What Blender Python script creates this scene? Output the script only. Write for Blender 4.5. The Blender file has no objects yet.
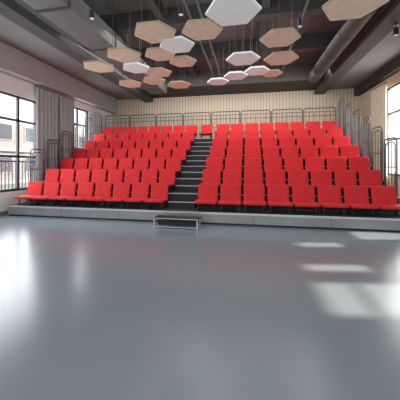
import bpy, bmesh, math, random
from mathutils import Vector, Matrix
random.seed(4)
C = bpy.context.scene.collection
PI = math.pi

# ---------------------------------------------------------------- materials
def mat(name, col, rough=.6, metal=0., noise=0., nscale=8., bump=0., bscale=60., spec=.5):
    m = bpy.data.materials.new(name); m.use_nodes = True
    nt = m.node_tree; b = nt.nodes['Principled BSDF']
    b.inputs['Base Color'].default_value = (*col, 1)
    b.inputs['Roughness'].default_value = rough
    b.inputs['Metallic'].default_value = metal
    b.inputs['Specular IOR Level'].default_value = spec
    tc = nt.nodes.new('ShaderNodeTexCoord')
    if noise:
        n = nt.nodes.new('ShaderNodeTexNoise'); n.inputs['Scale'].default_value = nscale
        n.inputs['Detail'].default_value = 4
        nt.links.new(tc.outputs['Object'], n.inputs['Vector'])
        r = nt.nodes.new('ShaderNodeValToRGB')
        r.color_ramp.elements[0].position = .3; r.color_ramp.elements[1].position = .7
        r.color_ramp.elements[0].color = (*[c*(1-noise) for c in col], 1)
        r.color_ramp.elements[1].color = (*[min(1, c*(1+noise)) for c in col], 1)
        nt.links.new(n.outputs['Fac'], r.inputs['Fac'])
        nt.links.new(r.outputs['Color'], b.inputs['Base Color'])
    if bump:
        n2 = nt.nodes.new('ShaderNodeTexNoise'); n2.inputs['Scale'].default_value = bscale
        nt.links.new(tc.outputs['Object'], n2.inputs['Vector'])
        bp = nt.nodes.new('ShaderNodeBump'); bp.inputs['Strength'].default_value = bump
        bp.inputs['Distance'].default_value = .01
        nt.links.new(n2.outputs['Fac'], bp.inputs['Height'])
        nt.links.new(bp.outputs['Normal'], b.inputs['Normal'])
    return m

def slat_mat(name, c1, c2, axis, period=.12):
    m = bpy.data.materials.new(name); m.use_nodes = True
    nt = m.node_tree; b = nt.nodes['Principled BSDF']; b.inputs['Roughness'].default_value = .65
    tc = nt.nodes.new('ShaderNodeTexCoord')
    sp = nt.nodes.new('ShaderNodeSeparateXYZ'); nt.links.new(tc.outputs['Object'], sp.inputs[0])
    mu = nt.nodes.new('ShaderNodeMath'); mu.operation = 'MULTIPLY'; mu.inputs[1].default_value = 1/period
    nt.links.new(sp.outputs[axis], mu.inputs[0])
    fr = nt.nodes.new('ShaderNodeMath'); fr.operation = 'FRACT'; nt.links.new(mu.outputs[0], fr.inputs[0])
    r = nt.nodes.new('ShaderNodeValToRGB'); r.color_ramp.interpolation = 'CONSTANT'
    r.color_ramp.elements[0].color = (*c1, 1); r.color_ramp.elements[1].color = (*c2, 1)
    r.color_ramp.elements[1].position = .8
    nt.links.new(fr.outputs[0], r.inputs['Fac'])
    n = nt.nodes.new('ShaderNodeTexNoise'); n.inputs['Scale'].default_value = 1.5
    nt.links.new(tc.outputs['Object'], n.inputs['Vector'])
    mx = nt.nodes.new('ShaderNodeMix'); mx.data_type = 'RGBA'; mx.blend_type = 'MULTIPLY'
    mx.inputs['Factor'].default_value = .12
    nt.links.new(r.outputs['Color'], mx.inputs['A']); nt.links.new(n.outputs['Color'], mx.inputs['B'])
    nt.links.new(mx.outputs['Result'], b.inputs['Base Color'])
    return m

def glass_mat():
    m = bpy.data.materials.new('window_glass'); m.use_nodes = True
    nt = m.node_tree; nt.nodes.clear()
    o = nt.nodes.new('ShaderNodeOutputMaterial'); t = nt.nodes.new('ShaderNodeBsdfTransparent')
    g = nt.nodes.new('ShaderNodeBsdfGlossy'); g.inputs['Roughness'].default_value = .05
    x = nt.nodes.new('ShaderNodeMixShader'); x.inputs[0].default_value = .06
    nt.links.new(t.outputs[0], x.inputs[1]); nt.links.new(g.outputs[0], x.inputs[2])
    nt.links.new(x.outputs[0], o.inputs[0]); return m

M = dict(
    floor=mat('grey_vinyl', (.195, .24, .272), .23, 0, .03, .35, 0, 3, .5),
    wall=mat('white_paint', (.79, .80, .79), .8, 0, .02, 3),
    wood_back=slat_mat('wood_slat_back', (.72, .60, .47), (.38, .30, .23), 'X', .16),
    wood_side=slat_mat('wood_slat_side', (.70, .56, .41), (.36, .27, .19), 'Y', .16),
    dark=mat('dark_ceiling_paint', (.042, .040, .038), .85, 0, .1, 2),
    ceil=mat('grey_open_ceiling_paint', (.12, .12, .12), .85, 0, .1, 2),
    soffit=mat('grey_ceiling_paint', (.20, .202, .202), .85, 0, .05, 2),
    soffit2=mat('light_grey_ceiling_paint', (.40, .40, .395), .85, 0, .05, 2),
    beam=mat('beam_paint', (.055, .054, .054), .8, 0, .1, 3),
    duct=mat('galvanised_duct', (.055, .055, .057), .75, 0, .1, 4),
    duct2=mat('grey_duct', (.12, .12, .122), .6, .1, .1, 4),
    red=mat('red_fabric', (.60, .022, .027), .75, 0, .12, 14, .15, 220, .35),
    black=mat('black_metal', (.015, .015, .017), .45, .3),
    deck=mat('dark_deck_carpet', (.030, .032, .036), .9, 0, .15, 20),
    fascia=mat('silver_grey_fascia', (.29, .30, .31), .35, .4, .05, 3),
    alu=mat('aluminium', (.60, .61, .61), .35, .6),
    edge=mat('grey_step_edge', (.42, .425, .43), .5, .3),
    rail=mat('rail_metal', (.11, .113, .12), .4, .5),
    tan=mat('tan_felt', (.68, .57, .42), .85, 0, .08, 6),
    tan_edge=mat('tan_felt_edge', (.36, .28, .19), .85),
    white=mat('white_felt', (.82, .91, .91), .8, 0, .03, 6),
    wire=mat('steel_wire', (.10, .10, .10), .5, .5),
    frame=mat('dark_window_frame', (.030, .032, .036), .45, .3),
    curtain=mat('grey_curtain', (.42, .42, .415), .9, 0, .08, 5),
    curtain2=mat('beige_curtain', (.74, .63, .48), .9, 0, .08, 5),
    glass=glass_mat(),
    bwall=mat('building_render', (.27, .265, .27), .9, 0, .08, .6),
    bslab=mat('building_slab', (.36, .37, .39), .9, 0, .05, .6),
    bpane=mat('building_pane', (.07, .09, .11), .3),
    ground=mat('outdoor_paving', (.17, .20, .17), .9, 0, .1, 1),
)

# ---------------------------------------------------------------- helpers
def box(bm, x0, x1, y0, y1, z0, z1):
    vs = [bm.verts.new(p) for p in ((x0,y0,z0),(x1,y0,z0),(x1,y1,z0),(x0,y1,z0),(x0,y0,z1),(x1,y0,z1),(x1,y1,z1),(x0,y1,z1))]
    for f in ((0,3,2,1),(4,5,6,7),(0,1,5,4),(1,2,6,5),(2,3,7,6),(3,0,4,7)):
        bm.faces.new([vs[i] for i in f])

def tube(bm, pts, r, n=8):
    pts = [Vector(p) for p in pts]; rings = []
    up = None
    for i, p in enumerate(pts):
        a = pts[i-1] if i else p; b = pts[i+1] if i < len(pts)-1 else p
        t = (b-a).normalized()
        if up is None:
            up = Vector((0,0,1)) if abs(t.z) < .9 else Vector((1,0,0))
        u = (up - t*up.dot(t)).normalized(); up = u
        v = t.cross(u)
        rings.append([bm.verts.new(p + r*(math.cos(2*PI*k/n)*u + math.sin(2*PI*k/n)*v)) for k in range(n)])
    for i in range(len(rings)-1):
        for k in range(n):
            bm.faces.new([rings[i][k], rings[i][(k+1)%n], rings[i+1][(k+1)%n], rings[i+1][k]])
    bm.faces.new(rings[0][::-1]); bm.faces.new(rings[-1])

def cyl(bm, x, y, z0, z1, r, n=16, r2=None):
    r2 = r if r2 is None else r2
    a = [bm.verts.new((x+r*math.cos(2*PI*k/n), y+r*math.sin(2*PI*k/n), z0)) for k in range(n)]
    b = [bm.verts.new((x+r2*math.cos(2*PI*k/n), y+r2*math.sin(2*PI*k/n), z1)) for k in range(n)]
    for k in range(n): bm.faces.new([a[k], a[(k+1)%n], b[(k+1)%n], b[k]])
    bm.faces.new(a[::-1]); bm.faces.new(b)

def obj(name, bm, m, parent=None, smooth=False, bevel=0):
    if bevel: bmesh.ops.bevel(bm, geom=bm.edges[:], offset=bevel, segments=2, affect='EDGES', profile=.6)
    bmesh.ops.recalc_face_normals(bm, faces=bm.faces[:])
    me = bpy.data.meshes.new(name); bm.to_mesh(me); bm.free()
    if smooth:
        for p in me.polygons: p.use_smooth = True
    me.materials.append(m)
    o = bpy.data.objects.new(name, me); C.objects.link(o)
    if parent: o.parent = parent
    return o
def B(): return bmesh.new()
def bx(name, m, parent, *a, bevel=0):
    b = B(); box(b, *a); return obj(name, b, m, parent, bevel=bevel)
def struct(name, bm, m, parent=None):
    o = obj(name, bm, m, parent); o['kind'] = 'structure'; return o
def tag(o, label, cat, group=None):
    o['label'] = label; o['category'] = cat
    if group: o['group'] = group
    return o
def thing(name, label, cat, loc=(0,0,0), rz=0, group=None):
    o = bpy.data.objects.new(name, None); C.objects.link(o); o.location = loc; o.rotation_euler = (0,0,rz)
    o.empty_display_size = .2
    return tag(o, label, cat, group)
def dup(root, loc, rz, label, group=None, sc=None):
    r = root.copy(); C.objects.link(r); r.location = loc; r.rotation_euler = (0,0,rz); r['label'] = label
    if group: r['group'] = group
    if sc: r.scale = sc
    for ch in list(root.children):
        c = ch.copy(); C.objects.link(c); c.parent = r
        for g in ch.children:
            d = g.copy(); C.objects.link(d); d.parent = c
    return r

# ---------------------------------------------------------------- camera
TH = math.radians(10.6); FP = 257.; HZ = 165.; CH = 1.6
cam = bpy.data.cameras.new('camera'); co = bpy.data.objects.new('camera', cam); C.objects.link(co)
co.location = (0,0,CH); co.rotation_euler = (PI/2, 0, TH)
cam.sensor_width = 36; cam.lens = FP/400*36; cam.shift_y = -(200-HZ)/400
cam.clip_end = 300
bpy.context.scene.camera = co
def at(px, py, z):                     # floor plan position of a point seen at a pixel, given its height
    zc = FP*(z-CH)/(HZ-py); u = (px-200)/FP
    return (-math.sin(TH)+u*math.cos(TH))*zc, (math.cos(TH)+u*math.sin(TH))*zc

# ---------------------------------------------------------------- room
XL, XR, YB, YF, ZC, ZS = -7.72, 5.32, 13.7, -3.0, 6.1, 5.35
CL, CR = -5.25, 3.25                      # edges of the raised middle of the ceiling
b = B(); box(b, XL-.3, XR+.3, YF-.3, YB+.3, -.12, 0); struct('floor', b, M['floor'])
b = B(); box(b, XL-.3, XR+.3, YF-.3, YB+.3, ZC, ZC+.2); struct('ceiling', b, M['ceil'])
b = B(); box(b, XL-.3, XR+.3, YB, YB+.2, 0, ZC); struct('wall_back', b, M['wood_back'])
b = B(); box(b, XL-.3, XR+.3, YF-.2, YF, 0, ZC); struct('wall_front', b, M['wall'])

def side_wall(x0, x1, opens, y0, y1, name, m):
    b = B(); y = y0
    for (a, c, z0, z1) in sorted(opens):
        box(b, x0, x1, y, a, 0, ZC)
        if z0 > .01: box(b, x0, x1, a, c, 0, z0)
        box(b, x0, x1, a, c, z1, ZC); y = c
    box(b, x0, x1, y, y1, 0, ZC)
    return struct(name, b, m)
WL = [(-1.6, .8, .9, 3.97), (1.8, 4.2, .9, 3.97), (5.2, 8.35, .72, 3.97), (9.95, 11.45, 1.3, 4.25)]
WR = [(-1.0, .6, .9, 3.9), (3.6, 4.42, .3, 3.84), (4.78, 5.08, 2.9, 3.84), (5.95, 6.27, 2.9, 3.75), (6.5, 7.2, .9, 2.6), (9.1, 11.45, 1.2, 4.6)]  # unseen middle openings are sized and placed to throw the floor sun patches
side_wall(XL-.2, XL, WL, YF, YB, 'wall_left', M['wall'])
side_wall(XR, XR+.2, WR[:-1], YF, 8.9, 'wall_right', M['wall'])
side_wall(XR, XR+.2, [WR[-1]], 8.9, YB, 'wall_right_rear', M['wood_side'])

def window(n, x, a, c, z0, z1, cols, rows, bars=0):
    r = bpy.data.objects.new('window_%d' % n, None); C.objects.link(r); r['kind'] = 'structure'; r.location = (x, (a+c)/2, z0)
    w, h = c-a, z1-z0; t = .038 if w > 1 else .012
    b = B()
    box(b, -.05, .05, -w/2, -w/2+2*t, 0, h); box(b, -.05, .05, w/2-2*t, w/2, 0, h)
    box(b, -.05, .05, -w/2, w/2, 0, 2*t); box(b, -.05, .05, -w/2, w/2, h-2*t, h)
    f = obj('window_frame', b, M['frame'], r); f['kind'] = 'structure'
    b = B()
    for i in range(1, cols): y = -w/2 + w*i/cols; box(b, -.035, .035, y-t, y+t, 2*t, h-2*t)
    for z in rows: box(b, -.035, .035, -w/2+.05, w/2-.05, z*h-t, z*h+t)
    if cols > 1 or rows: f = obj('mullion', b, M['frame'], r); f['kind'] = 'structure'
    else: b.free()
    b = B(); box(b, -.004, .004, -w/2+.05, w/2-.05, .05, h-.05); f = obj('window_pane', b, M['glass'], r); f['kind'] = 'structure'
    if bars:
        b = B(); m = int(w/.13)
        for i in range(1, m): y = -w/2+w*i/m; box(b, -.092, -.07, y-.012, y+.012, .06, 1.0)
        box(b, -.1, -.06, -w/2, w/2, .98, 1.03); box(b, -.1, -.06, -w/2, w/2, .05, .09)
        f = obj('window_guard_bars', b, M['frame'], r); f['kind'] = 'structure'
n = 0
for (a, c, z0, z1) in WL:
    n += 1; window(n, XL-.1, a, c, z0, z1, 2 if c-a < 2 else 4, (.36, .74), 1)
for (a, c, z0, z1) in WR:
    n += 1; window(n, XR+.1, a, c, z0, z1, 1 if c-a < 1 else 2, ((.3, .62, .86) if n == 6 else ()) if c-a < 1 else (.4, .7))  # cross bars on the unseen sun window, added to break up its patch
b = B(); box(b, XL, XL+.015, YF, YB, 0, .12); struct('baseboard_left', b, M['fascia'])
b = B(); box(b, XR-.015, XR, YF, YB, 0, .12); struct('baseboard_right', b, M['fascia'])
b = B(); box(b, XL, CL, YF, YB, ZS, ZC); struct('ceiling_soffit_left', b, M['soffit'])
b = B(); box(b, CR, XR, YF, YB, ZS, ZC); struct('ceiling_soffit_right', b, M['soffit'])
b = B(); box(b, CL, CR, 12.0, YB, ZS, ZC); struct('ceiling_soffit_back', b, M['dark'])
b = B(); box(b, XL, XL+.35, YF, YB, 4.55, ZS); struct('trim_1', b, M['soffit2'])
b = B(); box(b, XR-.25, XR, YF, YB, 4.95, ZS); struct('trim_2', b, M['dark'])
b = B(); box(b, CL-.45, CL, YF, YB, 5.12, ZS); struct('trim_3', b, M['beam'])
b = B(); box(b, CR, CR+.45, YF, YB, 5.12, ZS); struct('trim_4', b, M['beam'])
k = 0
for y in (2.6, 4.9, 7.2, 9.5):
    k += 1; b = B(); box(b, CL, CR, y-.14, y+.14, 5.62, ZC); struct('ceiling_beam_%d' % k, b, M['beam'])
BX = (-2.45, .45)
for x in BX:
    k += 1; b = B(); box(b, x-.1, x+.1, YF, 12.0, 5.75, ZC); struct('ceiling_beam_%d' % k, b, M['beam'])

def curtain(x, y0, y1, z0, z1, label, amp=.045, m='curtain'):
    b = B(); N = int((y1-y0)/.025); top = []; bot = []
    for i in range(N+1):
        y = y0+(y1-y0)*i/N; dx = amp*math.sin(i*.85)+.01*math.sin(i*2.1)
        top.append(b.verts.new((x+dx*.7, y, z1))); bot.append(b.verts.new((x+dx, y, z0)))
    for i in range(N): b.faces.new([bot[i], bot[i+1], top[i+1], top[i]])
    r = thing('curtain', label, 'curtain', (0,0,0), 0, 'curtains at the windows')
    obj('curtain_fabric', b, M[m], r, smooth=True)
    b = B(); tube(b, [(x, y0-.05, z1+.02), (x, y1+.05, z1+.02)], .02); obj('curtain_rail', b, M['frame'], r)
curtain(XL+.13, 8.1, 9.1, .35, 4.45, 'grey curtain gathered between the two dark framed windows on the left wall', .09)
curtain(XL+.13, 9.3, 10.15, .35, 4.45, 'narrower grey curtain just in front of the farther left window', .09)
curtain(XR-.13, 11.0, 12.1, .9, 4.75, 'warm beige curtain gathered at the right wall window', .07, 'curtain2')

# outside
b = B(); box(b, -60, 60, -30, 60, -.6, -.3); struct('outdoor_ground', b, M['ground'])
def building(x, y0, y1, h, face, label):
    r = thing('building', label, 'building', (x, 0, -.3))
    bx('wall', M['bwall'], r, min(0, -face*8), max(0, -face*8), y0, y1, 0, h)
    z = 0
    while z < h:
        bx('floor_slab', M['bslab'], r, min(0, face*.25), max(0, face*.25), y0, y1, z, z+.35)
        y = y0+1
        while y < y1-2 and y < 45:
            w = B(); box(w, min(-face*.05, face*.08), max(-face*.05, face*.08), y, y+1.6, z+1.1, z+2.8); f = obj('window', w, M['bslab'], r)
            w = B(); box(w, min(0, face*.1), max(0, face*.1), y+.12, y+1.48, z+1.2, z+2.7)
            obj('pane', w, M['bpane'], f)
            y += 3.0
        z += 3.3
building(-24, 14, 42, 6.3, 1, 'pale building with rows of windows seen through the left windows')

# ---------------------------------------------------------------- tiers
NR, D, R, Y0, Z0 = 7, .76, .412, 6.85, .33
SXL, SXR = -7.45, 3.92
AL, AR = -2.34, -1.49
ordn = ['first','second','third','fourth','fifth','sixth','seventh','eighth']
rown = ['front row','second row up','third row up','fourth row up','fifth row up','sixth row up','back row']
tn = ['lowest tier of the retractable seating stand with a silver grey front fascia',
      'second tier up of the dark grey retractable seating stand', 'third tier up of the dark grey retractable seating stand',
      'fourth tier up of the dark grey retractable seating stand', 'fifth tier up of the dark grey retractable seating stand',
      'sixth tier up of the dark grey retractable seating stand', 'topmost tier of the retractable seating stand, carrying the back rail']
for k in range(NR):
    y0 = Y0+k*D; z = Z0+k*R; y1 = y0+D if k < NR-1 else y0+D+.35
    t = thing('seating_tier', tn[k], 'seating platform', (0, y0, 0), 0, 'tiers of the seating stand')
    L = y1-y0
    bx('deck', M['deck'], t, SXL, SXR, 0, L-.04, z-.05, z-.002)
    bx('nosing', M['alu' if k == 0 else 'edge'], t, SXL, SXR, -.02, .015, z-(.05 if k == 0 else .025), z)
    zb = .05 if k == 0 else z-R
    bx('riser', M['fascia'] if k == 0 else M['deck'], t, SXL, SXR, 0, .03, zb, z-.05)
    if k == 0:
        bx('kick_strip', M['black'], t, SXL+.02, SXR-.02, .03, .05, 0, .08)
        for i in range(1, 6):
            x = SXL+(SXR-SXL)*i/6
            bx('fascia_joint', M['rail'], t, x-.006, x+.006, -.004, 0, .05, z-.05)
        for x in (-6.6, -4.4, -1.15, 1.0, 2.9):
            bx('latch', M['edge'], t, x-.04, x+.04, -.015, 0, .13, .165)
    for x in (SXL, SXR-.03): bx('side_panel', M['fascia'], t, x, x+.03, .03, L-.04, 0, z-.05)
for k in range(NR-1):
    y1 = Y0+(k+1)*D; z = Z0+k*R
    t = thing('aisle_step', 'black half height step with a grey nosing in the aisle at the %s' % rown[k], 'step', ((AL+AR)/2, y1-.36, z), 0, 'black aisle steps')
    w = (AR-AL)/2-.03
    bx('tread', M['black'], t, -w, w, 0, .33, R/2-.03, R/2)
    bx('step_riser', M['black'], t, -w, w, .01, .03, 0, R/2-.03)
    bx('step_nosing', M['edge'], t, -w, w, -.012, 0, R/2-.03, R/2)
    for s in (-1, 1): bx('side_panel', M['black'], t, min(s*w, s*(w-.02)), max(s*w, s*(w-.02)), .03, .33, 0, R/2-.03)

# portable front step
fs = thing('front_step', 'low black portable step with aluminium frame at the foot of the aisle', 'step', (-1.80, 6.42, 0))
bx('tread', M['black'], fs, -.58, .58, -.19, .2, .215, .25)
bx('tread_nosing', M['alu'], fs, -.585, .585, -.202, -.19, .235, .252)
for sx in (-1, 1):
    for sy in (-.17, .17):
        bx('leg', M['alu'], fs, sx*.56-.015, sx*.56+.015, sy-.015, sy+.015, 0, .215)
bx('dark_infill', M['deck'], fs, -.54, .54, .03, .045, .03, .215)  # dark sheet added to give the shaded inside under the tread
for sy in (-.17, .17):
    bx('cross_rail', M['alu'], fs, -.545, .545, sy-.01, sy+.01, .02, .04)

# ---------------------------------------------------------------- chairs
def rounded_slab(w, h, t, r, puff=.010):
    b = B(); pts = []
    for (cx, cz, a0) in ((w/2-r, h-r, 0), (-w/2+r, h-r, 90), (-w/2+r, r, 180), (w/2-r, r, 270)):
        for j in range(5):
            a = math.radians(a0+j*22.5); pts.append((cx+r*math.cos(a), cz+r*math.sin(a)))
    layers = []
    for (yy, s) in ((t/2, .98), (t/2-.008, 1), (-t/2+.012, 1), (-t/2, .97), (-t/2-puff*.6, .89), (-t/2-puff, .7)):
        layers.append([b.verts.new((x*s, yy, h/2+(z-h/2)*s)) for x, z in pts])
    N = len(pts)
    for i in range(len(layers)-1):
        for k in range(N): b.faces.new([layers[i][k], layers[i][(k+1)%N], layers[i+1][(k+1)%N], layers[i+1][k]])
    b.faces.new(layers[0]); b.faces.new(layers[-1][::-1])
    return b
def make_chair(label):
    t = thing('red_chair', label, 'chair', (0,0,0), 0, 'red chairs on the tiered stand')
    b = rounded_slab(.55, .52, .038, .03); bmesh.ops.transform(b, matrix=Matrix.Translation((0, .185, .205)) @ Matrix.Rotation(math.radians(-10), 4, 'X'), verts=b.verts[:])
    obj('backrest', b, M['red'], t)
    b = rounded_slab(.58, .50, .062, .03)
    bmesh.ops.transform(b, matrix=Matrix.Translation((0, .17, .24)) @ Matrix.Rotation(math.radians(90), 4, 'X') @ Matrix.Rotation(PI, 4, 'Y') , verts=b.verts[:])
    ys = [v.co.y for v in b.verts]
    if max(ys) > .3:
        for v in b.verts: v.co.y -= (max(ys)-.17)
    obj('seat', b, M['red'], t)
    for s in (-1, 1):
        b = B(); tube(b, [(s*.22, -.17, .016), (s*.22, -.14, .20)], .016); tube(b, [(s*.22, .12, .016), (s*.22, .12, .20)], .016); tube(b, [(s*.22, -.2, .0135), (s*.22, .2, .0135)], .013)
        obj('leg', b, M['black'], t)
    bx('seat_frame', M['black'], t, -.24, .24, -.18, .14, .18, .212)
    b = B()
    for s in (-1, 1): tube(b, [(s*.2, .13, .19), (s*.2, .225, .3), (s*.2, .275, .55)], .012)
    tube(b, [(-.2, .225, .3), (.2, .225, .3)], .01)
    obj('back_bracket', b, M['black'], t)
    return t
proto = None
def chair(x, k, label, sx=1.):
    global proto
    loc = (x, Y0+k*D+.38, Z0+k*R)
    if proto is None: proto = make_chair(label); proto.location = loc
    else: dup(proto, loc, 0, label, sc=(sx, 1, 1))
PL = (AL-(-7.34))/8; PR = (3.81-AR)/8
for k in range(NR):
    for j in range(8):
        chair(AL-PL*(j+.5), k, 'red upholstered chair, %s from the aisle in the %s, left block' % (ordn[j], rown[k]))
        chair(AR+PR*(j+.5), k, 'red upholstered chair, %s from the aisle in the %s, right block' % (ordn[j], rown[k]), 1.06)
chair((AL+AR)/2-.0, NR-1, 'single red upholstered chair at the top of the aisle steps in the back row')

# ---------------------------------------------------------------- guard rails
def arch(w, h, r, n=5):
    p = [(-w/2, 0)]
    for j in range(n+1): a = PI-j*PI/2/n; p.append((-w/2+r+r*math.cos(a), h-r+r*math.sin(a)))
    for j in range(n+1): a = PI/2-j*PI/2/n; p.append((w/2-r+r*math.cos(a), h-r+r*math.sin(a)))
    p.append((w/2, 0)); return p
def side_rail(x, y, z, w, h, label):
    t = thing('side_guard_rail', label, 'guard rail', (x, y, z), 0, 'side guard rails of the stand')
    b = B(); tube(b, [(0, s, zz) for s, zz in arch(w, h, .16)], .020); obj('hoop', b, M['rail'], t, smooth=True)
    b = B(); tube(b, [(0, s, zz) for s, zz in arch(w-.17, h-.11, .11)], .015); obj('inner_hoop', b, M['rail'], t, smooth=True)
    for s in (-w*.12, w*.12):
        b = B(); tube(b, [(0, s, .1), (0, s, h-.12)], .012); obj('baluster', b, M['rail'], t)
    for zz in (.1, h*.5):
        b = B(); tube(b, [(0, -w/2, zz), (0, w/2, zz)], .013); obj('cross_bar', b, M['rail'], t)
for k in range(1, NR):
    for x, sd in ((SXL+.04, 'left'), (SXR-.04, 'right')):
        side_rail(x, Y0+k*D+.375, Z0+k*R, .64, 1.42 if sd == 'left' else 1.6, 'grey hooped tube guard rail at the %s end of the %s' % (sd, rown[k]))
NB = 8
for i in range(NB):
    w = (SXR-SXL-.1)/NB; x = SXL+.05+w*(i+.5); z = Z0+(NR-1)*R; h = 1.36
    t = thing('back_guard_rail', 'grey tube guard rail section behind the back row, %s from the left' % ordn[i], 'guard rail', (x, Y0+NR*D+.2, z), 0, 'back guard rails of the stand')
    b = B(); tube(b, [(s, 0, zz) for s, zz in arch(w-.06, h, .10)], .024); obj('hoop', b, M['rail'], t, smooth=True)
    for zz in (h-.16, h-.34, h*.45):
        b = B(); tube(b, [(-w/2+.03, 0, zz), (w/2-.03, 0, zz)], .015); obj('cross_bar', b, M['rail'], t)
    for j in range(1, 6):
        s = -w/2+.03+(w-.06)*j/6; b = B(); tube(b, [(s, 0, h*.45), (s, 0, h-.16)], .011); obj('baluster', b, M['rail'], t)

# ---------------------------------------------------------------- hanging hexagons
ZH = 4.4
def hexagon(px, py, w, white, label):
    x, y = at(px, py, ZH); z = ZH+random.uniform(-.03, .03)
    R_ = w*((ZH-CH)/(HZ-py))/2
    t = thing('hexagonal_ceiling_panel', label, 'ceiling panel', (x, y, z), 0, 'hexagonal acoustic panels hanging from the ceiling')
    b = B()
    lay = []
    for (zz, s) in ((0, .99), (.006, 1), (.044, 1), (.05, .985)):
        lay.append([b.verts.new((R_*s*math.cos(k*PI/3), R_*s*math.sin(k*PI/3), zz)) for k in range(6)])
    for i in range(3):
        for k in range(6):
            f = b.faces.new([lay[i][k], lay[i][(k+1)%6], lay[i+1][(k+1)%6], lay[i+1][k]])
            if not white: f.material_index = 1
    b.faces.new(lay[0][::-1]); b.faces.new(lay[-1])
    o = obj('panel', b, M['white' if white else 'tan'], t)
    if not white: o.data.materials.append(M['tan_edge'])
    for a in (PI/2, PI/2+2*PI/3, PI/2+4*PI/3):
        dx, dy = R_*.6*math.cos(a), R_*.6*math.sin(a)
        zt = ZC
        if x+dx < CL or x+dx > CR or y+dy > 12: zt = ZS
        if CL-.45 < x+dx < CL or CR < x+dx < CR+.45: zt = 5.12
        for bb in (2.6, 4.9, 7.2, 9.5):
            if abs(y+dy-bb) < .14 and zt == ZC: zt = 5.62
        for bb in BX:
            if abs(x+dx-bb) < .1 and zt == ZC: zt = 5.75
        b = B(); tube(b, [(dx, dy, .048), (dx, dy, zt-z)], .004, 5); obj('wire', b, M['wire'], t)
HX = [
 (355, 4, 62, 0, 'tan hexagonal panel closest to the upper right corner of the room'),
 (233, 11, 56, 1, 'largest white hexagonal panel, hanging nearest above the floor'),
 (202, 31, 42, 0, 'tan hexagonal panel just left of the largest white one'),
 (155, 33, 44, 0, 'large tan hexagonal panel at the near left of the group'),
 (177, 45, 36, 1, 'white hexagonal panel between the near left tan panels'),
 (280, 39, 40, 0, 'tan hexagonal panel right of centre, below the nearest pair'),
 (124, 57, 36, 0, 'tan hexagonal panel above the left block, left of two in line'),
 (160, 56, 32, 0, 'tan hexagonal panel directly behind the near left white panel'),
 (183, 63, 28, 0, 'tan hexagonal panel in the middle of the ceiling group'),
 (99, 67, 32, 0, 'leftmost tan hexagonal panel, near the left windows'),
 (136, 69, 28, 1, 'white hexagonal panel hanging on the left over the seats'),
 (281, 59, 34, 0, 'tan hexagonal panel farthest right over the right seating block'),
 (243, 59, 34, 1, 'white hexagonal panel over the aisle, in front of two others'),
 (257, 71, 25, 1, 'white hexagonal panel beside the far right tan panel'),
 (236, 76, 24, 1, 'small looking white hexagonal panel farther over the aisle'),
 (272, 75, 20, 0, 'small looking tan hexagonal panel at the far right'),
 (159, 74, 26, 0, 'tan hexagonal panel behind the left white panel'),
 (154, 82, 24, 0, 'tan hexagonal panel close to the back wall, centre left'),
 (130, 85, 24, 0, 'tan hexagonal panel at the far left by the back wall'),
 (179, 85, 24, 0, 'tan hexagonal panel near the back wall above the aisle'),
 (218, 82, 22, 1, 'white hexagonal panel farthest back, by the back wall'),
]
for h in HX: hexagon(*h)

# ducts
def duct_round(p0, p1, r, label):
    t = thing('round_duct', label, 'duct'); b = B(); tube(b, [p0, p1], r, 24); obj('duct_pipe', b, M['duct'], t, smooth=False)
    L = (Vector(p1)-Vector(p0)); nn = int(L.length/1.3)
    for i in range(1, nn):
        c = Vector(p0)+L*i/nn; d = L.normalized()*.02; b = B(); tube(b, [c-d, c+d], r+.015, 24); obj('duct_band', b, M['duct'], t)
    for i in (1, 3, 5):
        if i < nn:
            c = Vector(p0)+L*(i/nn); b = B(); tube(b, [c, (c.x, c.y, 5.95)], .01, 5); obj('hanger_rod', b, M['wire'], t)
duct_round((2.8, -2.5, 5.4), (2.8, 11.9, 5.4), .24, 'round dark grey air duct running front to back on the right of the ceiling')
t = thing('rectangular_duct', 'rectangular grey air duct running front to back on the left of the ceiling', 'duct')
bx('duct_body', M['duct2'], t, -4.65, -3.85, -2.5, 11.9, 5.05, 5.5)
for y in (1, 3, 5, 7, 9, 11): bx('duct_flange', M['beam'], t, -4.68, -3.82, y-.025, y+.025, 5.02, 5.53)
for y in (2, 6, 10):
    for x in (-4.6, -3.9): b = B(); tube(b, [(x, y, 5.5), (x, y, ZC)], .01, 5); obj('hanger_rod', b, M['wire'], t)
for i, x in enumerate((-1.5, -1.2, 1.4)):
    t = thing('ceiling_pipe', 'thin dark pipe under the ceiling, %s of three from the left' % ordn[i], 'pipe', (x, 0, 5.52), 0, 'thin pipes under the ceiling')
    b = B(); tube(b, [(0, -2.6, 0), (0, 11.95, 0)], .035, 8); obj('pipe_run', b, M['duct2'], t, smooth=True)
    for y in (2.6, 4.9, 7.2, 9.5): bx('pipe_clip', M['wire'], t, -.045, .045, y-.02, y+.02, .03, .10)

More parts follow.
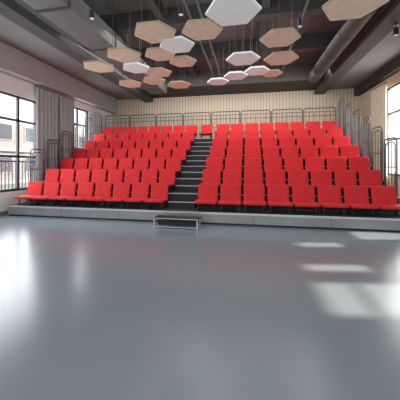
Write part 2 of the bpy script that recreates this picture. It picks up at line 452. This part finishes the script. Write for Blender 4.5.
for (px, py, lab) in ((92, 14, 'black cylindrical spot lamp nearest the left of the ceiling'), (181, 10, 'black cylindrical spot lamp above the near tan panels'),
                 (300, 22, 'black cylindrical spot lamp between the right tan panels'), (396, 31, 'black cylindrical spot lamp at the right edge of the ceiling')):
    x, y = at(px, py, 4.95); zt = ZS if (x < CL or x > CR) else ZC
    if CL-.45 < x < CL or CR < x < CR+.45: zt = 5.12
    t = thing('spot_lamp', lab, 'lamp', (x, y, 4.85), 0, 'black spot lamps on the ceiling')
    b = B(); cyl(b, 0, 0, 0, .17, .055); obj('lamp_head', b, M['black'], t)
    b = B(); cyl(b, 0, 0, -.006, .0, .045); obj('lens', b, M['white'], t)
    b = B(); cyl(b, 0, 0, .17, zt-4.85-.03, .010, 8); obj('stem', b, M['black'], t)
    b = B(); cyl(b, 0, 0, zt-4.85-.03, zt-4.85, .05); obj('ceiling_mount', b, M['black'], t)

# ---------------------------------------------------------------- light
w = bpy.data.worlds.new('world'); bpy.context.scene.world = w; w.use_nodes = True
bg = w.node_tree.nodes['Background']; bg.inputs[0].default_value = (.90, .95, 1, 1); bg.inputs[1].default_value = 1.7
def area(loc, rot, sx, sy, e, col=(1,1,1)):
    l = bpy.data.lights.new('area_light', 'AREA'); l.shape = 'RECTANGLE'; l.size = sx; l.size_y = sy; l.energy = e; l.color = col
    o = bpy.data.objects.new('area_light', l); C.objects.link(o); o.location = loc; o.rotation_euler = rot; return o
sun = bpy.data.lights.new('sun', 'SUN'); sun.energy = 10; sun.angle = .034; sun.color = (1, .88, .72)
so = bpy.data.objects.new('sun', sun); C.objects.link(so)
so.rotation_euler = Vector((-1, -.15, -.83)).to_track_quat('-Z', 'Y').to_euler()
for (a, c, z0, z1) in WL:
    area((XL-.25, (a+c)/2, (z0+z1)/2), (0, -PI/2, 0), z1-z0, c-a, 78*(c-a), (.94, .97, 1))
for (a, c, z0, z1) in WR[:1]+WR[-1:]:
    area((XR+.25, (a+c)/2, (z0+z1)/2), (0, PI/2, 0), z1-z0, c-a, 85*(c-a), (1, .98, .95))
area((-1.3, -2.7, 3.2), (math.radians(97), 0, 0), 11, 4.5, 230, (.99, .99, .98))  # unseen fill by the front wall, added to light seats and back wall
area((-1.3, 4.5, 5.5), (0, 0, 0), 8, 6, 85, (1, 1, 1))  # overhead fill added for top light, no fitting there
area((-1.3, 8.7, 5.5), (math.radians(5), 0, 0), 8, 4.5, 220, (1, .985, .96))  # soft fill added above the seating, not a modelled fixture
area((-1.3, 11.0, 5.3), (math.radians(45), 0, 0), 9, .8, 105, (1, .93, .84))  # warm fill added under the ceiling to brighten the back wall

sc = bpy.context.scene
sc.view_settings.view_transform = 'Standard'; sc.view_settings.look = 'None'; sc.view_settings.exposure = .08
